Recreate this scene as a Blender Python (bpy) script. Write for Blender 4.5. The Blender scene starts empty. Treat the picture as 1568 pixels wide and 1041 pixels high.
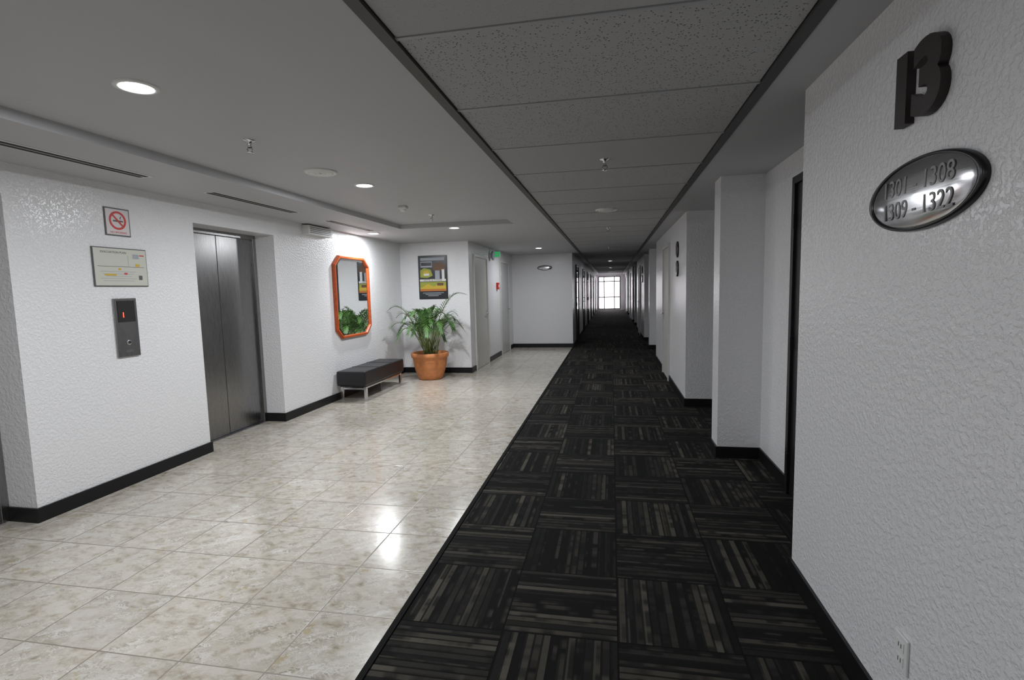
import bpy, bmesh, math, random
from mathutils import Vector, Matrix
random.seed(7)
scene=bpy.context.scene
# ---------------------------------------------------------------- materials
def new_mat(name):
    m=bpy.data.materials.new(name); m.use_nodes=True
    nt=m.node_tree; b=nt.nodes['Principled BSDF']
    return m,nt,b
def simple(name,col,rough=.5,metal=0,spec=.5,emit=None,es=0,noise=0,nscale=30,bump=0,coat=0):
    m,nt,b=new_mat(name)
    b.inputs['Base Color'].default_value=(*col,1)
    b.inputs['Roughness'].default_value=rough
    b.inputs['Metallic'].default_value=metal
    b.inputs['Specular IOR Level'].default_value=spec
    b.inputs['Coat Weight'].default_value=coat
    if emit:
        b.inputs['Emission Color'].default_value=(*emit,1); b.inputs['Emission Strength'].default_value=es
    if noise or bump:
        g=nt.nodes.new('ShaderNodeNewGeometry')
        n=nt.nodes.new('ShaderNodeTexNoise'); n.inputs['Scale'].default_value=nscale; n.inputs['Detail'].default_value=4
        nt.links.new(g.outputs['Position'],n.inputs['Vector'])
        if noise:
            r=nt.nodes.new('ShaderNodeValToRGB')
            r.color_ramp.elements[0].position=.3; r.color_ramp.elements[1].position=.7
            r.color_ramp.elements[0].color=tuple(c*(1-noise) for c in col)+(1,)
            r.color_ramp.elements[1].color=tuple(min(1,c*(1+noise)) for c in col)+(1,)
            nt.links.new(n.outputs['Fac'],r.inputs['Fac']); nt.links.new(r.outputs['Color'],b.inputs['Base Color'])
        if bump:
            bp=nt.nodes.new('ShaderNodeBump'); bp.inputs['Strength'].default_value=1; bp.inputs['Distance'].default_value=bump
            nt.links.new(n.outputs['Fac'],bp.inputs['Height']); nt.links.new(bp.outputs['Normal'],b.inputs['Normal'])
    return m

class N:
    def __init__(s,nt): s.nt=nt
    def _in(s,node,i,v):
        if v is None: return
        if isinstance(v,(int,float)): node.inputs[i].default_value=v
        elif isinstance(v,tuple): node.inputs[i].default_value=v
        else: s.nt.links.new(v,node.inputs[i])
    def math(s,op,a,b=None,c=None):
        n=s.nt.nodes.new('ShaderNodeMath'); n.operation=op
        s._in(n,0,a); s._in(n,1,b); s._in(n,2,c); return n.outputs[0]
    def pos(s):
        g=s.nt.nodes.new('ShaderNodeNewGeometry'); sp=s.nt.nodes.new('ShaderNodeSeparateXYZ')
        s.nt.links.new(g.outputs['Position'],sp.inputs[0]); return g.outputs['Position'],sp.outputs
    def comb(s,x,y,z):
        n=s.nt.nodes.new('ShaderNodeCombineXYZ'); s._in(n,0,x); s._in(n,1,y); s._in(n,2,z); return n.outputs[0]
    def noise(s,v,scale,detail=3,rough=.5,dist=0):
        n=s.nt.nodes.new('ShaderNodeTexNoise'); s._in(n,'Vector',v); n.inputs['Scale'].default_value=scale
        n.inputs['Detail'].default_value=detail; n.inputs['Roughness'].default_value=rough; n.inputs['Distortion'].default_value=dist
        return n.outputs['Fac']
    def white(s,v):
        n=s.nt.nodes.new('ShaderNodeTexWhiteNoise'); n.noise_dimensions='3D'; s._in(n,'Vector',v); return n.outputs['Value'],n.outputs['Color']
    def voro(s,v,scale,out='Distance',rnd=1):
        n=s.nt.nodes.new('ShaderNodeTexVoronoi'); s._in(n,'Vector',v); n.inputs['Scale'].default_value=scale
        n.inputs['Randomness'].default_value=rnd; return n.outputs[out]
    def ramp(s,f,stops,interp='LINEAR'):
        n=s.nt.nodes.new('ShaderNodeValToRGB'); r=n.color_ramp; r.interpolation=interp
        while len(r.elements)<len(stops): r.elements.new(.5)
        for e,(p,c) in zip(r.elements,stops):
            e.position=p; e.color=(c,c,c,1) if isinstance(c,(int,float)) else (*c,1)
        s._in(n,0,f); return n.outputs[0]
    def mix(s,f,a,b,mode='MIX'):
        n=s.nt.nodes.new('ShaderNodeMix'); n.data_type='RGBA'; n.blend_type=mode
        s._in(n,0,f); 
        for i,v in ((6,a),(7,b)):
            if isinstance(v,tuple) and len(v)==3: v=(*v,1)
            s._in(n,i,v)
        return n.outputs[2]
    def bump(s,h,dist,strength=1):
        n=s.nt.nodes.new('ShaderNodeBump'); n.inputs['Distance'].default_value=dist; n.inputs['Strength'].default_value=strength
        s._in(n,'Height',h); return n.outputs[0]
    def vadd(s,a,b,op='ADD'):
        n=s.nt.nodes.new('ShaderNodeVectorMath'); n.operation=op; s._in(n,0,a); s._in(n,1,b); return n.outputs[0]

def mat_stucco():
    m,nt,b=new_mat('stucco_paint_white'); n=N(nt); p,_=n.pos()
    b.inputs['Base Color'].default_value=(.83,.825,.84,1); b.inputs['Roughness'].default_value=.24
    h1=n.noise(p,50,3,.55); h2=n.noise(p,150,2,.5)
    h=n.math('ADD',n.ramp(h1,[(.44,0.),(.60,1.)]),n.math('MULTIPLY',h2,.3))
    nt.links.new(n.bump(h,.0020,.85),b.inputs['Normal'])
    return m
def mat_marble():
    m,nt,b=new_mat('marble_floor_tiles'); n=N(nt); p,(x,y,z)=n.pos()
    T=.4
    tx=n.math('DIVIDE',n.math('ADD',x,.97+T*20),T); ty=n.math('DIVIDE',n.math('ADD',y,T*20-.1),T)
    ix=n.math('FLOOR',tx); iy=n.math('FLOOR',ty); fx=n.math('FRACT',tx); fy=n.math('FRACT',ty)
    wv,wc=n.white(n.comb(ix,iy,0.))
    off=n.vadd(p,n.vadd(wc,(9.,9.,9.),'MULTIPLY'))
    sw=n.vadd(off,(1.,1.4,1.),'MULTIPLY')
    n1=n.noise(sw,12,7,.66,.3)
    col=n.ramp(n1,[(.30,(.27,.22,.155)),(.40,(.42,.375,.295)),(.5,(.53,.485,.41)),(.60,(.60,.56,.50)),(.75,(.50,.465,.41))])
    v=n.voro(n.vadd(sw,n.comb(n1,n1,0.)),22,'Color')
    sep=nt.nodes.new('ShaderNodeSeparateColor'); nt.links.new(v,sep.inputs[0])
    chip=n.ramp(sep.outputs[0],[(0,(.28,.245,.19)),(.14,(.45,.41,.34)),(.5,(.55,.51,.44)),(.85,(.64,.61,.56)),(1,(.76,.74,.70))])
    mask=n.ramp(n.noise(off,8,3,.5),[(.42,0.),(.56,.8)])
    col=n.mix(mask,col,chip)
    och=n.ramp(n.noise(off,6.3,5,.65),[(.64,0.),(.69,.6)])
    col=n.mix(och,col,(.42,.32,.14))
    tone=n.math('ADD',n.math('MULTIPLY',wv,.13),.84)
    tc=n.comb(tone,tone,tone); col=n.mix(1.,col,tc,'MULTIPLY')
    ex=n.math('MINIMUM',fx,n.math('SUBTRACT',1.,fx)); ey=n.math('MINIMUM',fy,n.math('SUBTRACT',1.,fy))
    e=n.math('MINIMUM',ex,ey); g=n.math('LESS_THAN',e,.007)
    col=n.mix(g,col,(.22,.19,.155))
    nt.links.new(col,b.inputs['Base Color'])
    b.inputs['Specular IOR Level'].default_value=.75
    r=n.math('ADD',n.math('MULTIPLY',n.noise(p,9,4),.12),.12); r=n.math('ADD',r,n.math('MULTIPLY',g,.4))
    nt.links.new(r,b.inputs['Roughness'])
    hh=n.math('ADD',n.math('MULTIPLY',n.noise(n.vadd(p,wc),3.,2),.5),n.ramp(e,[(0.,0.),(.012,1.)]))
    nt.links.new(n.bump(hh,.0012,.6),b.inputs['Normal'])
    return m
def mat_carpet():
    m,nt,b=new_mat('carpet_tiles_striped'); n=N(nt); p,(x,y,z)=n.pos()
    T=.5
    tx=n.math('DIVIDE',n.math('ADD',x,.98+T*20),T); ty=n.math('DIVIDE',n.math('ADD',y,T*20-.1),T)
    ix=n.math('FLOOR',tx); iy=n.math('FLOOR',ty); fx=n.math('FRACT',tx); fy=n.math('FRACT',ty)
    par=n.math('MODULO',n.math('ADD',n.math('ADD',ix,iy),1.),2.)   # 0/1
    inv=n.math('SUBTRACT',1.,par)
    u=n.math('ADD',n.math('MULTIPLY',fx,par),n.math('MULTIPLY',fy,inv))
    w=n.math('ADD',n.math('MULTIPLY',fy,par),n.math('MULTIPLY',fx,inv))
    def layer(K,seed):
        sid=n.math('FLOOR',n.math('MULTIPLY',u,K))
        wn,_=n.white(n.comb(n.math('ADD',sid,seed),ix,iy))
        br=n.noise(n.comb(n.math('MULTIPLY',w,4.5),n.math('ADD',n.math('MULTIPLY',sid,7.3),n.math('MULTIPLY',ix,3.1)),n.math('MULTIPLY',iy,5.7)),1.,2)
        return wn,br,sid
    w1,b1,s1=layer(14.,0.); w2,b2,s2=layer(28.,40.)
    base=n.ramp(w1,[(0,(.008,.008,.008)),(.35,(.015,.015,.014)),(.55,(.029,.028,.025)),(.75,(.058,.053,.044)),(.9,(.086,.078,.064))],'CONSTANT')
    alt=n.ramp(w2,[(0,(.009,.009,.009)),(.45,(.021,.020,.018)),(.75,(.050,.046,.038))],'CONSTANT')
    f=n.ramp(b1,[(.46,0.),(.58,1.)])
    col=n.mix(n.math('MULTIPLY',f,.8),base,alt)
    fl=n.math('FRACT',n.math('MULTIPLY',u,14.)); edge=n.math('LESS_THAN',fl,.25)
    col=n.mix(n.math('MULTIPLY',edge,.85),col,(.007,.007,.007))
    sp=n.noise(p,420,2,.7)
    k=n.math('ADD',n.math('MULTIPLY',sp,1.5),.25); col=n.mix(1.,col,n.comb(k,k,k),'MULTIPLY')
    ex=n.math('MINIMUM',n.math('MINIMUM',fx,n.math('SUBTRACT',1.,fx)),n.math('MINIMUM',fy,n.math('SUBTRACT',1.,fy)))
    col=n.mix(n.math('LESS_THAN',ex,.007),col,(.004,.004,.004))
    nt.links.new(col,b.inputs['Base Color']); b.inputs['Roughness'].default_value=.95
    b.inputs['Specular IOR Level'].default_value=.15
    nt.links.new(n.bump(sp,.003,.7),b.inputs['Normal'])
    return m
def mat_ctile():
    m,nt,b=new_mat('mineral_ceiling_tile'); n=N(nt); p,(x,y,z)=n.pos()
    d=n.voro(p,80); pit=n.ramp(d,[(.18,0.),(.28,1.)])
    sel=n.ramp(n.noise(p,60,2),[(.48,0.),(.54,1.)]); pit=n.math('MAXIMUM',pit,sel)
    row=n.math('FLOOR',n.math('DIVIDE',n.math('SUBTRACT',y,1.84-.765*6),.765))
    wv,_=n.white(n.comb(row,3.,1.)); plain=n.math('GREATER_THAN',wv,.6)
    pit=n.math('MAXIMUM',pit,n.math('MULTIPLY',plain,.85))
    col=n.mix(pit,(.10,.10,.105),(.45,.45,.455)); nt.links.new(col,b.inputs['Base Color'])
    b.inputs['Roughness'].default_value=.9
    nt.links.new(n.bump(pit,.003,.9),b.inputs['Normal']); return m
def mat_brushed(name,col,rough,axis=2):
    m,nt,b=new_mat(name); n=N(nt); p,_=n.pos()
    sc=[90.,90.,90.]; sc[axis]=2.
    h=n.noise(n.vadd(p,tuple(sc),'MULTIPLY'),3,4,.6)
    c=n.ramp(h,[(.3,tuple(k*.85 for k in col)),(.7,col)]); nt.links.new(c,b.inputs['Base Color'])
    b.inputs['Metallic'].default_value=1
    r=n.math('ADD',n.math('MULTIPLY',h,.15),rough-.07); nt.links.new(r,b.inputs['Roughness']); return m

M={}
M['stucco']=mat_stucco()
M['marble']=mat_marble()
M['carpet']=mat_carpet()
M['ctile']=mat_ctile()
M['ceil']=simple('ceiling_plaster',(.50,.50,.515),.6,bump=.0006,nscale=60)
M['steel']=mat_brushed('elevator_brushed_steel',(.33,.325,.325),.28)
M['plate']=mat_brushed('sign_brushed_plate',(.62,.62,.64),.16,1)
M['chrome']=simple('chrome_metal',(.7,.7,.72),.18,1)
M['black']=simple('baseboard_black',(.009,.009,.010),.4,spec=.3)
M['edge']=simple('carpet_edge_rubber',(.008,.008,.008),.8,spec=.1)
M['blackframe']=simple('door_frame_black',(.012,.012,.013),.3)
M['track']=simple('ceiling_track_dark',(.045,.043,.042),.5)
M['tbar']=simple('tbar_grey',(.42,.42,.43),.5)
M['leather']=simple('black_leather',(.010,.010,.013),.38,bump=.0012,nscale=220)
M['terra']=simple('terracotta',(.60,.22,.075),.55,noise=.12,nscale=14)
M['soil']=simple('potting_soil',(.03,.02,.012),.95,noise=.4,bump=.01,nscale=60)
M['leaf']=simple('palm_leaf',(.07,.17,.04),.42,noise=.55,nscale=9)
M['stem']=simple('palm_stem',(.16,.20,.06),.5,noise=.3,nscale=20)
M['frame_or']=simple('mirror_frame_orange_wood',(.48,.085,.02),.3,noise=.2,nscale=20)
M['mirror']=simple('mirror_glass',(.9,.92,.92),.01,1)
M['cream']=simple('door_cream_paint',(.60,.59,.56),.4)
M['greydoor']=simple('door_grey_paint',(.5,.5,.5),.4)
M['gloss']=simple('door_glossy_dark',(.03,.032,.036),.12,coat=1)
M['white']=simple('white_plastic',(.75,.75,.74),.4)
M['offw']=simple('plate_cream',(.60,.60,.53),.4)
M['brown']=simple('number_dark_brown',(.02,.013,.011),.5)
M['dark']=simple('dark_slot',(.01,.01,.01),.7)
M['text']=simple('engraved_text_grey',(.10,.10,.10),.5)
M['engr']=simple('engraved_text_mid',(.27,.27,.27),.45)
M['red']=simple('sign_red',(.6,.03,.02),.45)
M['pink']=simple('sign_pink_white',(.72,.66,.66),.45)
M['yellow']=simple('print_yellow',(.62,.42,.04),.5)
M['lime']=simple('print_lime',(.34,.37,.05),.5)
M['orange']=simple('print_orange',(.55,.18,.03),.5)
M['pblue']=simple('print_navy',(.025,.028,.034),.3)
M['pgrey']=simple('print_grey',(.35,.38,.42),.5)
M['pbrown']=simple('print_brown',(.14,.07,.03),.5)
M['green']=simple('exit_green',(.02,.35,.10),.4,emit=(.05,.7,.22),es=.35)
M['led']=simple('led_red',(.8,.02,.01),.4,emit=(1,.05,.02),es=6)
M['lamp']=simple('lamp_diffuser',(1,1,1),.4,emit=(.93,.98,1),es=40)
M['alu']=simple('window_frame_alu',(.10,.10,.11),.4,.3)

# ---------------------------------------------------------------- builder
def frame(o,ax,ay):
    ax=Vector(ax); ay=Vector(ay); az=ax.cross(ay)
    return Matrix(((ax.x,ay.x,az.x,o[0]),(ax.y,ay.y,az.y,o[1]),(ax.z,ay.z,az.z,o[2]),(0,0,0,1)))
def fr_right(y,z,x=.9): return frame((x,y,z),(0,-1,0),(0,0,1))      # faces -X
def fr_left(y,z,x=-3.84): return frame((x,y,z),(0,1,0),(0,0,1))     # faces +X
def fr_front(x,z,y): return frame((x,y,z),(1,0,0),(0,0,1))          # faces -Y
def fr_down(x,y,z): return frame((x,y,z),(1,0,0),(0,-1,0))          # local z = down
class B:
    def __init__(s,name): s.bm=bmesh.new(); s.mats=[]; s.name=name
    def mi(s,m):
        m=M[m]
        if m not in s.mats: s.mats.append(m)
        return s.mats.index(m)
    def box(s,x0,x1,y0,y1,z0,z1,mat,bev=0,Mx=None):
        mi=s.mi(mat)
        c=[(x,y,z) for x in (x0,x1) for y in (y0,y1) for z in (z0,z1)]
        vs=[s.bm.verts.new(Mx@Vector(p) if Mx else p) for p in c]
        fs=[s.bm.faces.new([vs[i] for i in q]) for q in ((0,1,3,2),(4,6,7,5),(0,4,5,1),(2,3,7,6),(0,2,6,4),(1,5,7,3))]
        for f in fs: f.material_index=mi
        if bev:
            ed=list({e for f in fs for e in f.edges})
            bmesh.ops.bevel(s.bm,geom=ed,offset=bev,segments=3,affect='EDGES',profile=.5,material=mi)
    def prism(s,pts,Mx,d0,d1,mat,smooth=False):
        mi=s.mi(mat); n=len(pts)
        a=[s.bm.verts.new(Mx@Vector((p[0],p[1],d0))) for p in pts]; b=[s.bm.verts.new(Mx@Vector((p[0],p[1],d1))) for p in pts]
        fs=[s.bm.faces.new(b),s.bm.faces.new(a[::-1])]
        for i in range(n):
            f=s.bm.faces.new((a[i],a[(i+1)%n],b[(i+1)%n],b[i])); f.smooth=smooth; fs.append(f)
        for f in fs: f.material_index=mi
    def loft(s,rings,mat,smooth=True,closed=True,cap0=False,cap1=False):
        mi=s.mi(mat); R=[[s.bm.verts.new(p) for p in r] for r in rings]; n=len(rings[0])
        for a,b in zip(R,R[1:]):
            for i in range(n if closed else n-1):
                f=s.bm.faces.new((a[i],a[(i+1)%n],b[(i+1)%n],b[i])); f.material_index=mi; f.smooth=smooth
        if cap0: f=s.bm.faces.new(R[0][::-1]); f.material_index=mi
        if cap1: f=s.bm.faces.new(R[-1]); f.material_index=mi
    def profring(s,outline,prof,Mx,mat,smooth=False):
        s.loft([[Mx@Vector((p[0],p[1],d)) for p in outline(i)] for i,d in prof],mat,smooth)
    def lathe(s,prof,Mx,mat,seg=32,smooth=True,cap0=False,cap1=False,sx=1,sy=1):
        s.loft([[Mx@Vector((sx*r*math.cos(2*math.pi*k/seg),sy*r*math.sin(2*math.pi*k/seg),z)) for k in range(seg)] for r,z in prof],mat,smooth,True,cap0,cap1)
    def tube(s,pts,rad,mat,seg=8):
        rings=[]
        for i,p in enumerate(pts):
            t=(pts[min(i+1,len(pts)-1)]-pts[max(i-1,0)]).normalized()
            a=t.cross(Vector((0,0,1))); 
            if a.length<.05: a=t.cross(Vector((1,0,0)))
            a.normalize(); b=t.cross(a); r=rad[i] if isinstance(rad,list) else rad
            rings.append([p+a*r*math.cos(2*math.pi*k/seg)+b*r*math.sin(2*math.pi*k/seg) for k in range(seg)])
        s.loft(rings,mat,True,True,True,True)
    def text(s,txt,Mx,size,mat,ext=.001,off=0,sx=1,spacing=1):
        cu=bpy.data.curves.new('t','FONT'); cu.body=txt; cu.size=size; cu.extrude=ext; cu.offset=off
        cu.align_x='CENTER'; cu.align_y='CENTER'; cu.resolution_u=6; cu.space_character=spacing; cu.space_line=.85
        ob=bpy.data.objects.new('t',cu); scene.collection.objects.link(ob)
        bpy.context.view_layer.update()
        me=bpy.data.meshes.new_from_object(ob.evaluated_get(bpy.context.evaluated_depsgraph_get()))
        mi=s.mi(mat); vs=[s.bm.verts.new(Mx@Vector((v.co.x*sx,v.co.y,v.co.z))) for v in me.vertices]
        for p in me.polygons:
            try:
                f=s.bm.faces.new([vs[i] for i in p.vertices]); f.material_index=mi
            except ValueError: pass
        bpy.data.objects.remove(ob); bpy.data.meshes.remove(me); bpy.data.curves.remove(cu)
    def done(s,fixn=True):
        if fixn: bmesh.ops.recalc_face_normals(s.bm,faces=s.bm.faces[:])
        xs=[v.co for v in s.bm.verts]
        c=Vector(((min(v.x for v in xs)+max(v.x for v in xs))/2,(min(v.y for v in xs)+max(v.y for v in xs))/2,min(v.z for v in xs)))
        for v in s.bm.verts: v.co-=c
        me=bpy.data.meshes.new(s.name); s.bm.to_mesh(me); s.bm.free()
        for m in s.mats: me.materials.append(m)
        ob=bpy.data.objects.new(s.name,me); ob.location=c; scene.collection.objects.link(ob); return ob
def group(name,loc,kids):
    e=bpy.data.objects.new(name,None); e.location=loc; e.empty_display_size=.1; scene.collection.objects.link(e)
    for k in kids:
        k.parent=e; k.matrix_parent_inverse=Matrix.Translation(-Vector(loc))
    return e
def rect(w,h,cx=0,cy=0): return [(cx-w/2,cy-h/2),(cx+w/2,cy-h/2),(cx+w/2,cy+h/2),(cx-w/2,cy+h/2)]

# ---------------------------------------------------------------- dims
XL=-3.84; XR=.9; XB=1.25; XC=-.97; H=2.4; YE=35.4; Y0=-3.2; TOP=2.7; XD=-4.11
YP=9.1; YW=13.25; XS=-2.53
# floor
b=B('floor'); b.box(-4.4,XC,Y0-.2,YW+.2,-.12,0,'marble'); b.done()
b=B('floor_carpet'); b.box(XC,1.45,Y0-.2,YE+.2,-.12,0,'carpet'); b.done()
b=B('trim_1'); b.box(XC-.018,XC+.010,Y0,YW-.02,-.001,.006,'edge'); b.done()
# walls left
b=B('wall_left')
for y0,y1 in ((Y0,1.53),(2.71,4.26),(5.44,YP+.2)): b.box(-4.4,XL,y0,y1,0,TOP,'stucco')
for y0,y1 in ((1.53,2.71),(4.26,5.44)):
    b.box(-4.4,XL,y0,y1,2.2,TOP,'stucco'); b.box(-4.4,-4.3,y0,y1,0,2.2,'dark')
b.done()
b=B('wall_back'); b.box(-4.4,1.45,Y0-.2,Y0,0,TOP,'stucco'); b.done()
b=B('wall_alcove'); b.box(XL,XS,YP,YP+.2,0,TOP,'stucco'); b.done()
b=B('wall_service'); b.box(XS-.2,XS,YP+.2,YW+.2,0,TOP,'stucco'); b.done()
b=B('wall_lobby_end'); b.box(XS,XC,YW,YW+.2,0,TOP,'stucco'); b.done()
b=B('wall_corridor_left'); b.box(XC-.2,XC,YW+.2,YE+.2,0,TOP,'stucco'); b.done()
rec=[]
for k in range(4):
    rec+=[(2.74+8.2*k,4.65+8.2*k),(4.9+8.2*k,6.64+8.2*k)]
piers=[]; y=Y0
for r0,r1 in rec: piers.append((y,r0)); y=r1
piers.append((y,YE))
b=B('wall_right'); b.box(XB,1.45,Y0,YE+.2,0,TOP,'stucco')
for p0,p1 in piers: b.box(XR,XB,p0,p1,0,TOP,'stucco')
b.done()
wx0,wx1,wz0,wz1=-.86,.60,.06,2.27
b=B('wall_far')
b.box(XC,wx0,YE,YE+.2,0,TOP,'stucco'); b.box(wx1,XB,YE,YE+.2,0,TOP,'stucco')
b.box(wx0,wx1,YE,YE+.2,0,wz0,'stucco'); b.box(wx0,wx1,YE,YE+.2,wz1,TOP,'stucco'); b.done()
b=B('window_1')
for x in (wx0,wx0+.36,wx1-.42,wx1-.06): b.box(x,x+.06,YE+.06,YE+.12,wz0,wz1,'alu')
for z in (wz0,.85,1.90,wz1-.06): b.box(wx0,wx1,YE+.06,YE+.12,z,z+.06,'alu')
b.done()

# baseboards
t=.014; hb=.1
def rdoor(k,r0,r1): 
    if k==0: return (r0+.1,r1-.77)
    return (r0+.1,r1-.5) if k%2==0 else (r0+.45,r1-.1)
b=B('baseboard_left')
for y0,y1 in ((Y0,1.53),(2.71-t,4.26+t),(5.44-t,YP)): b.box(XL,XL+t,y0,y1,0,hb,'black')
for y in (2.71-t,4.26,5.44-t,1.53): b.box(XD+.03,XL,y,y+t,0,hb,'black')
b.done()
b=B('baseboard_alcove'); b.box(XL+t,XS+t,YP-t,YP,0,hb,'black'); b.done()
dA=(9.45,10.4); dB=(11.75,12.7)
b=B('baseboard_service')
for y0,y1 in ((YP,dA[0]-.06),(dA[1]+.06,dB[0]-.06),(dB[1]+.06,YW)): b.box(XS,XS+t,y0,y1,0,hb,'black')
b.done()
b=B('baseboard_lobby_end'); b.box(XS+t,XC+t,YW-t,YW,0,hb,'black'); b.done()
ldoors=[14.6+3.4*i for i in range(6)]
b=B('baseboard_corridor'); y=YW
for d in ldoors: b.box(XC,XC+t,y,d-.06,0,hb,'black'); y=d+.96
b.box(XC,XC+t,y,YE,0,hb,'black'); b.done()
b=B('baseboard_right')
fl=[8.45+8.2*k for k in range(4)]
for i,(p0,p1) in enumerate(piers):
    segs=[(p0,p1)]
    for f in fl:
        if p0<f<p1: segs=[(p0,f-.06),(f+.91,p1)]
    for s0,s1 in segs: b.box(XR-t,XR,s0,s1,0,hb,'black')
    if i>0: b.box(XR-t,XB,p0-t,p0,0,hb,'black')
    if i<len(piers)-1: b.box(XR-t,XB,p1,p1+t,0,hb,'black')
for k,(r0,r1) in enumerate(rec):
    d0,d1=rdoor(k,r0,r1)
    b.box(XB-t,XB,r0+t,d0-.05,0,hb,'black'); b.box(XB-t,XB,d1+.05,r1-t,0,hb,'black')
b.done()

# ceiling
X1,X2,YT=-2.93,-1.30,7.0; gx0,gx1=-.80,.71
b=B('ceiling')
b.box(-4.4,X1,Y0,YP,H,TOP,'ceil'); b.box(X1,X2,Y0,YT,H+.06,TOP,'ceil'); b.box(X1,X2,YT,YP,H,TOP,'ceil')
b.box(XS,X2,YP,YW,H,TOP,'ceil'); b.box(X2,gx0,Y0,YW,H,TOP,'ceil'); b.box(XC,gx0,YW,YE,H,TOP,'ceil')
b.box(gx1,XB,Y0,YE,H,TOP,'ceil'); b.box(gx0,gx1,Y0,YE,H+.05,TOP,'dark'); b.done()
b=B('ceiling_tile_grid')
P=.765; y=1.84-P*6; n=0
while y<YE-.05:
    y1=min(y+P,YE)
    b.box(gx0+.05,gx1-.05,y+.014,y1-.014,H+.008,H+.03,'ctile',.0)
    b.box(gx0+.04,gx1-.04,y-.010,y+.010,H+.004,H+.02,'tbar')
    b.box(gx0+.05,gx1-.05,y+.010,y+.018,H+.014,H+.02,'dark')
    y+=P
b.done()
b=B('trim_2')
for x0,x1 in ((gx0-.002,gx0+.045),(gx1-.045,gx1+.002)):
    b.box(x0,x1,Y0,YE,H-.006,H+.02,'track')
b.done()

# ---------------------------------------------------------------- elevator
def elevator(y0,y1):
    b=B('elevator_door'); zt=2.2
    b.box(XD-.06,XD-.02,y0,y1,.0,zt,'steel')
    ym=(y0+y1)/2
    b.box(XD-.02,XD,y0+.05,ym-.003,.015,zt-.04,'steel',.003); b.box(XD-.02,XD,ym+.003,y1-.05,.015,zt-.04,'steel',.003)
    b.box(XD-.02,XD+.03,y0,y0+.05,0,zt,'steel',.003); b.box(XD-.02,XD+.03,y1-.05,y1,0,zt,'steel',.003)
    b.box(XD-.02,XD+.03,y0+.05,y1-.05,zt-.05,zt,'steel',.003)
    b.box(XD-.02,XD+.06,y0+.05,y1-.05,0,.012,'chrome'); b.done()
elevator(4.26,5.44); elevator(1.53,2.71)

b=B('elevator_call_panel'); F=fr_left(3.487,1.275)
b.box(-.098,.098,-.235,.235,.0,.016,'steel',.004,F)
b.box(-.075,.075,.045,.215,.016,.019,'dark',0,F)
b.text('1',F@Matrix.Translation((-.03,.10,.0205)),.06,'led',.0005)
b.lathe([(.02,.016),(.02,.021),(.016,.023),(.0001,.023)],F@Matrix.Translation((0,-.12,0)),'chrome',24)
b.lathe([(.012,.0235),(.0001,.0238)],F@Matrix.Translation((0,-.12,0)),'dark',16)
b.prism(rect(.06,.02,0,-.19),F,.016,.0172,'text'); b.done()

b=B('no_smoking_sign'); F=fr_left(3.495,2.11)
b.box(-.107,.107,-.109,.109,0,.006,'text',.001,F); b.box(-.097,.097,-.099,.099,.006,.008,'pink',0,F)
def annulus(b,F,r0,r1,d0,d1,mat): b.lathe([(r0,d0),(r0,d1),(r1,d1),(r1,d0)],F,mat,40,False)
annulus(b,F@Matrix.Translation((0,.012,0)),.056,.072,.008,.0095,'red')
F2=F@Matrix.Translation((0,.012,0))
b.prism(rect(.075,.013,-.002,-.004),F2,.008,.009,'text'); b.prism(rect(.008,.013,.042,-.004),F2,.008,.009,'text')
b.prism([(.02,.012),(.03,.012),(.026,.022),(.036,.034),(.028,.034),(.018,.022)],F2,.008,.009,'text')
R=F2@Matrix.Rotation(-math.pi/4,4,'Z'); b.prism(rect(.118,.013),R,.0092,.0102,'red')
b.text('NO SMOKING',F@Matrix.Translation((0,-.082,.0085)),.022,'red',.0003); b.done()

b=B('floor_directory_plate'); F=fr_left(3.49,1.755)
b.box(-.232,.232,-.152,.152,0,.01,'text',.003,F); b.box(-.224,.224,-.144,.144,.01,.012,'offw',0,F)
for i in range(5): b.prism(rect(.30-.04*(i%3),.003,-.03,-.035-.018*i),F,.012,.0126,'pgrey')
b.prism(rect(.40,.003,0,.005),F,.012,.0126,'text'); b.prism(rect(.003,.09,.06,.05),F,.012,.0126,'pgrey')
for x,y,w,h,m in ((.13,.09,.07,.05,'pgrey'),(.14,.02,.05,.03,'yellow'),(-.02,-.015,.03,.02,'yellow'),(0.03,-.05,.035,.018,'red'),(.16,-.08,.04,.05,'text'),(.185,.1,.05,.012,'red'),(-.1,-.06,.12,.02,'yellow')):
    b.prism(rect(w*.8,h*.7,x,y),F,.0126,.013,m)
b.text('EVACUATION PLAN',F@Matrix.Translation((-.06,.115,.0125)),.024,'text',.0003)
b.done()

# ---------------------------------------------------------------- mirror
b=B('wall_mirror'); F=fr_left(7.21,1.455)
def octo(i,w=.53,h=.60,cx=.15,cy=.13):
    w-=i; h-=i; k=i*.41; cx-=k*1.0; cy-=k*1.0; cx=max(cx,.03); cy=max(cy,.03)
    return [(-w+cx,-h),(w-cx,-h),(w,-h+cy),(w,h-cy),(w-cx,h),(-w+cx,h),(-w,h-cy),(-w,-h+cy)]
b.profring(octo,[(0,0),(0,.03),(.012,.045),(.035,.045),(.045,.022)],F,'frame_or')
b.prism(octo(.045),F,.012,.022,'mirror')
b.profring(octo,[(.046,.0221),(.07,.0245)],F,'mirror')
b.done()

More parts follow.
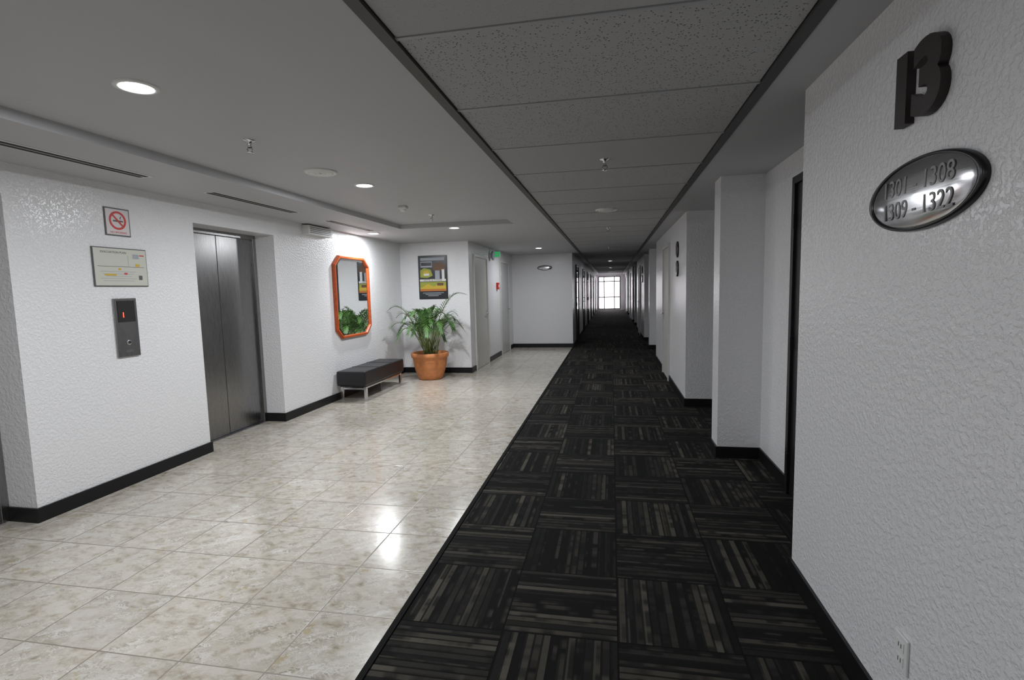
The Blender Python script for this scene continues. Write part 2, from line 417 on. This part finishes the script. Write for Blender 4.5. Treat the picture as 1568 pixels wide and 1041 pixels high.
# poster
b=B('framed_poster'); F=fr_front(-3.21,1.77,YP)
b.box(-.275,.275,-.395,.395,0,.02,'blackframe',.003,F); b.box(-.265,.265,-.385,.385,.02,.022,'pblue',0,F)
b.prism(rect(.46,.05,0,.33),F,.022,.0226,'pgrey')
b.prism(rect(.22,.11,-.12,.235),F,.022,.0226,'pgrey'); b.prism(rect(.20,.06,-.12,.24),F,.0226,.0232,'pblue')
b.prism([(.0,.17),(.06,.27),(.11,.25),(.16,.29),(.24,.20),(.24,.12),(.02,.12)],F,.022,.0228,'pbrown')
b.prism([(-.24,.0),(-.24,.13),(-.16,.17),(-.04,.14),(.0,.03),(-.1,-.01)],F,.022,.0228,'lime')
b.prism([(-.20,.03),(-.17,.12),(-.09,.13),(-.05,.05)],F,.0228,.0234,'yellow')
b.prism(rect(.10,.04,-.12,.05),F,.0234,.0238,'white')
b.prism(rect(.09,.16,.09,.04),F,.0232,.0236,'pgrey'); b.prism(rect(.05,.18,.2,.05),F,.0232,.0236,'white')
b.prism(rect(.50,.04,0,-.055),F,.022,.0228,'white')
b.prism(rect(.50,.13,0,-.15),F,.022,.0228,'lime'); b.prism([(-.25,-.2),(-.1,-.12),(.02,-.17),(.14,-.10),(.25,-.17),(.25,-.215),(-.25,-.215)],F,.0228,.0234,'yellow')
b.prism(rect(.12,.05,.14,-.13),F,.0234,.024,'pbrown'); b.prism(rect(.50,.035,0,-.235),F,.022,.0228,'orange')
b.text('HOTEL & TOWER',F@Matrix.Translation((0,-.056,.0232)),.045,'pbrown',.0002)
for i in range(3): b.prism(rect(.4-.1*i,.012,0,-.285-.026*i),F,.022,.0228,'pgrey')
b.done()

# ---------------------------------------------------------------- bench
b=B('upholstered_bench'); x0,x1,y0,y1=-3.81,-3.37,6.58,7.95
b.box(x0,x1,y0,y1,.21,.42,'leather',.022)
b.box(x0+.004,x1-.004,y0+.004,y1-.004,.30,.306,'leather',.002)
for i in (1,2): 
    yy=y0+(y1-y0)*i/3; b.box(x0+.01,x1-.01,yy-.004,yy+.004,.415,.4235,'leather',.001)
b.box(x0+.03,x1-.03,y0+.05,y1-.05,.19,.212,'blackframe')
for yy in (y0+.06,y1-.10):
    for xx in (x0+.02,x1-.06): b.box(xx,xx+.04,yy,yy+.04,0,.195,'chrome',.004)
    b.box(x0+.06,x1-.06,yy+.008,yy+.032,.15,.175,'chrome',.003)
for xx in (x0+.028,x1-.052): b.box(xx,xx+.024,y0+.1,y1-.1,.168,.19,'chrome',.003)
b.done()

# ---------------------------------------------------------------- palm
PX,PY=-3.10,8.47
pot=B('pot'); T=Matrix.Translation((PX,PY,0))
pot.lathe([(.0001,.0),(.185,.0),(.203,.012),(.232,.08),(.258,.16),(.280,.25),(.294,.34),(.298,.37),(.303,.378),(.320,.386),(.324,.41),(.324,.45),(.313,.464),(.292,.462),(.282,.45),(.274,.40),(.27,.38)],T,'terra',56)
pot.lathe([(.285,.30),(.292,.306),(.288,.312)],T,'terra',56)
pot.lathe([(.275,.405),(.15,.42),(.0001,.43)],T,'soil',32)
pot=pot.done()
pl=B('fronds')
def clampv(p):
    return Vector((max(p.x,XL+.03),min(p.y,YP-.03),p.z))
def frond(bx,by,az,reach,Hh,D,Lm,ex=1.25):
    pts=[]; NN=16; dv=Vector((math.cos(az),math.sin(az),0))
    for i in range(NN+1):
        tt=i/NN
        r=reach*(tt**ex); z=.40+Hh*(1-(1-tt)**1.8)-D*tt**3.2
        pts.append(Vector((bx,by,z))+dv*r)
    pl.tube([clampv(p) for p in pts],[.007*(1-.8*i/NN)+.0015 for i in range(NN+1)],'stem',6)
    mi=pl.mi('leaf'); side=Vector((-dv.y,dv.x,0)); nl=22
    for j in range(nl+1):
        u=j/nl; tt=.38+.62*u; f=tt*NN; i=min(int(f),NN-1); p=pts[i].lerp(pts[i+1],f-i)
        Tn=(pts[i+1]-pts[i]).normalized(); nn=side.cross(Tn).normalized()
        if nn.z<0: nn=-nn
        L=Lm*(.55+.45*math.sin(math.pi*min(1,u*1.1+.12)))*(1-.35*u)*random.uniform(.85,1.12)
        for sg in (-1,1):
            sp=random.uniform(.7,.95)*(1-.5*u)
            d=(Tn*(.65+.6*u)+side*sg*sp+nn*.32).normalized()
            w=(d.cross(nn)).normalized(); q=[]
            for k in range(5):
                s=k/4; c=p+d*L*s+Vector((0,0,-1))*L*.35*s*s; wd=.0068*(math.sin(math.pi*(.18+.8*s)))*(1 if k<4 else .1)
                q.append((clampv(c+w*wd),clampv(c-w*wd)))
            for k in range(4):
                vs=[pl.bm.verts.new(v) for v in (q[k][0],q[k][1],q[k+1][1],q[k+1][0])]
                ff=pl.bm.faces.new(vs); ff.material_index=mi; ff.smooth=True
NF=30
for i in range(NF):
    az=i*2.39996+random.uniform(-.2,.2); k=i/NF
    bx=PX+random.uniform(-.10,.10); by=PY+random.uniform(-.10,.10)
    if k<.2: frond(bx,by,az,random.uniform(.2,.32),random.uniform(.85,1.0),.08,.18)
    elif k<.55: frond(bx,by,az,random.uniform(.40,.52),random.uniform(.8,1.0),.26,.21,1.1)
    else: frond(bx,by,az,random.uniform(.52,.64),random.uniform(.55,.85),.36,.21,1.0)
frond(PX+.05,PY-.05,-.15,.64,1.18,.12,.22,1.3); frond(PX-.05,PY,math.pi+.2,.62,1.02,.2,.22,1.05); frond(PX,PY-.05,-.5,.62,.8,.25,.22,1.0); frond(PX,PY-.05,math.pi+.6,.62,.75,.22,.22,1.0)
frond(PX,PY-.05,-1.2,.5,.7,.3,.22,1.0); frond(PX,PY-.05,-1.9,.5,.75,.3,.22,1.0)
pl=pl.done(False)
group('potted_palm',(PX,PY,0),[pot,pl])

# ---------------------------------------------------------------- ceiling fixtures
def downlight(x,y,z,W,r=.070):
    b=B('fixture'); F=fr_down(x,y,z)
    b.lathe([(r+.022,0),(r+.020,.006),(r,.008),(r-.004,.003)],F,'white',36)
    b.lathe([(r-.003,.003),(.0001,.004)],F,'lamp',36); f=b.done(False)
    L=bpy.data.lights.new('lamp','AREA'); L.shape='DISK'; L.size=2*r-.02; L.energy=W; L.color=(.935,.965,1)
    o=bpy.data.objects.new('lamp',L); o.location=(x,y,z-.012); scene.collection.objects.link(o)
    group('recessed_downlight',(x,y,z),[f,o])
Z2=H+.06
downlight(-2.11,2.08,Z2,31); downlight(-2.15,4.37,Z2,37); downlight(-2.18,7.15,H,33); downlight(-1.55,11.3,H,20)
downlight(-2.11,-.3,Z2,18); downlight(-2.11,-2.2,Z2,6)
downlight(-3.50,7.35,H,23)
for y in (17.9,24.0,30.0): downlight(-.03,y,H+.008,4)
downlight(-.03,-1.6,H+.008,3)

def sprinkler(x,y,z):
    b=B('fire_sprinkler'); F=fr_down(x,y,z)
    b.lathe([(.036,0),(.034,.006),(.014,.010),(.012,.03),(.012,.045)],F,'chrome',24)
    for s in (-1,1): b.tube([F@Vector((s*.010,0,.04)),F@Vector((s*.018,0,.055)),F@Vector((s*.006,0,.073))],.003,'chrome',6)
    b.lathe([(.0001,.07),(.022,.072),(.023,.075),(.0001,.077)],F,'chrome',16); b.done()
sprinkler(-2.19,2.93,Z2); sprinkler(-2.2,6.26,Z2); sprinkler(-.04,3.83,H+.008); sprinkler(-.04,8.1,H+.008); sprinkler(-.04,11.9,H+.008)
def vent(x,y,z,r):
    b=B('ceiling_air_diffuser'); F=fr_down(x,y,z)
    b.lathe([(r,0),(r,.006),(r*.86,.016),(r*.78,.012),(r*.74,.004)],F,'white',40)
    for q in (.66,.46,.26): b.lathe([(r*q+.012,.006),(r*q,.018),(r*q-.02,.014),(r*q-.02,.006)],F,'white',40)
    b.lathe([(r*.75,.003),(.0001,.003)],F,'text',40); b.done()
vent(-2.23,3.80,Z2,.125); vent(-.05,6.23,H+.008,.13)
b=B('smoke_detector'); F=fr_down(-2.28,5.55,Z2)
b.box(-.045,.045,-.045,.045,0,.03,'white',.006,F); b.lathe([(.034,.03),(.032,.05),(.02,.058),(.0001,.058)],F,'white',24); b.done()
for y0,y1 in ((.7,1.95),(2.1,3.35),(3.95,5.2),(5.85,7.05)):
    b=B('ceiling_slot_diffuser')
    b.box(-3.44,-3.32,y0,y1,H-.004,H+.002,'white',.001)
    for x in (-3.425,-3.375): b.box(x,x+.035,y0+.02,y1-.02,H-.0055,H-.001,'dark')
    b.done()
b=B('wall_vent_box'); b.box(XL,XL+.09,6.02,6.6,2.27,2.385,'white',.006)
for i in range(4): b.box(XL+.089,XL+.093,6.06,6.56,2.29+.022*i,2.298+.022*i,'text')
b.done()

# ---------------------------------------------------------------- doors
dn=[0]
def door_box(Ffun,w,h,leaf,frm,hside=1):
    dn[0]+=1; b=B('door_%d'%dn[0]); F=Ffun
    fw=.05
    b.box(-w/2-fw,-w/2,0,h+fw,0,.03,frm,.003,F); b.box(w/2,w/2+fw,0,h+fw,0,.03,frm,.003,F); b.box(-w/2,w/2,h,h+fw,0,.03,frm,.003,F)
    b.box(-w/2+.003,w/2-.003,.008,h-.003,0,.012,leaf,.002,F)
    x=hside*(w/2-.07)
    b.box(x-.02,x+.02,.93,1.11,.012,.018,'chrome',.002,F)
    b.tube([F@Vector((x,1.04,.015)),F@Vector((x,1.04,.055)),F@Vector((x-hside*.11,1.04,.055))],.009,'chrome',8)
    for z in (.25,h/2,h-.25): b.box(-hside*(w/2)-.008,-hside*(w/2)+.008,z-.05,z+.05,.012,.034,frm,.002,F)
    b.done()
door_box(fr_left((dA[0]+dA[1])/2,0,XS),dA[1]-dA[0]-.02,2.14,'cream','cream',1)
door_box(fr_left((dB[0]+dB[1])/2,0,XS),dB[1]-dB[0]-.02,2.14,'greydoor','cream',1)
for k,(r0,r1) in enumerate(rec):
    d0,d1=rdoor(k,r0,r1)
    door_box(fr_right((d0+d1)/2,0,XB),d1-d0-.02,2.17,'blackframe' if k==0 else 'gloss','blackframe',1)
for f in fl: door_box(fr_right(f+.425,0,XR),.85,2.12,'cream','cream',-1)
for d in ldoors: door_box(fr_left(d+.45,0,XC),.90,2.12,'gloss','blackframe',1)

# ---------------------------------------------------------------- signs right wall
def oval_sign(F,a,c,l1,l2,size):
    b=B('room_number_sign')
    b.lathe([(1.0,0),(1.0,.012),(.97,.018),(.93,.018),(.91,.013)],F,'blackframe',64,True,sx=a,sy=c)
    b.lathe([(.915,.012),(.86,.0165),(.5,.019),(.0001,.02)],F,'plate',64,True,sx=a,sy=c)
    b.text(l1,F@Matrix.Translation((0,size*.42,.0195)),size,'engr',.0012); 
    if l2: b.text(l2,F@Matrix.Translation((0,-size*.52,.0195)),size,'engr',.0012)
    b.done()
def number13(F,h):
    b=B('floor_number_sign')
    b.text('1',F@Matrix.Translation((-h*.36,0,.013)),h*1.30,'brown',.013,.015*h/.22,1.1); b.text('3',F@Matrix.Translation((h*.28,0,.013)),h*1.30,'brown',.013,.015*h/.22,1.12)
    b.done()
oval_sign(fr_right(1.755,1.755),.285,.107,'1301 - 1308','1309 - 1322',.075)
number13(fr_right(1.77,2.066),.205)
for k in range(2):
    b=B('round_room_sign')
    for z in (2.0,1.74):
        F=fr_right(7.45+8.2*k,z)
        b.lathe([(.11,0),(.11,.015),(.10,.02),(.0001,.021)],F,'blackframe',32)
        b.lathe([(.085,.021),(.0001,.023)],F,'plate' if z<1.9 else 'brown',32)
    b.done()
oval_sign(fr_front(-1.67,2.05,YW),.19,.062,'1323-1340',None,.06)
# outlet
b=B('wall_power_outlet'); F=fr_right(1.73,.33)
b.box(-.037,.037,-.058,.058,0,.008,'white',.003,F)
b.box(-.02,.02,-.04,-.008,.008,.010,'white',.001,F); b.box(-.02,.02,.008,.04,.008,.010,'white',.001,F)
for z in (-.024,.024):
    for x in (-.007,.007): b.box(x-.0015,x+.0015,z-.007,z+.007,.010,.0105,'dark',0,F)
b.done()
# exit sign, emergency, alarm
b=B('exit_sign'); b.box(XS,XS+.18,11.0,11.035,2.215,2.34,'white',.004); b.box(XS+.010,XS+.170,10.996,11.0,2.225,2.33,'green')
b.text('EXIT',fr_front(XS+.09,2.277,10.995),.065,'white',.0005); b.done()
b=B('emergency_light'); F=fr_left(10.8,2.24,XS)
b.box(-.05,.05,-.05,.05,0,.03,'white',.004,F); b.lathe([(.05,.03),(.095,.05),(.1,.08),(.09,.085),(.0001,.09)],F,'pgrey',28); b.done()
b=B('fire_alarm_call_point'); F=fr_left(11.4,1.6,XS)
b.box(-.06,.06,-.075,.075,0,.05,'red',.006,F); b.box(-.035,.035,-.03,.03,.05,.053,'white',.002,F); b.done()

# ---------------------------------------------------------------- world + camera
w=bpy.data.worlds.new('World'); scene.world=w; w.use_nodes=True
bg=w.node_tree.nodes['Background']; bg.inputs[0].default_value=(1,.94,.98,1); bg.inputs[1].default_value=5
cam=bpy.data.cameras.new('Camera'); co=bpy.data.objects.new('Camera',cam); scene.collection.objects.link(co)
Yc=Vector((152,80,-790)).normalized(); Zc=Vector((-197,8200,790)); Zc=(Zc-Yc*Zc.dot(Yc)).normalized(); Xc=Yc.cross(Zc)
R=Matrix((Xc,Yc,Zc)).to_4x4()
co.matrix_world=Matrix.Translation((0,0,1.5))@R
cam.sensor_width=36; cam.lens=790/1568*36; cam.clip_start=.02; cam.clip_end=200
scene.camera=co
scene.view_settings.view_transform='Standard'
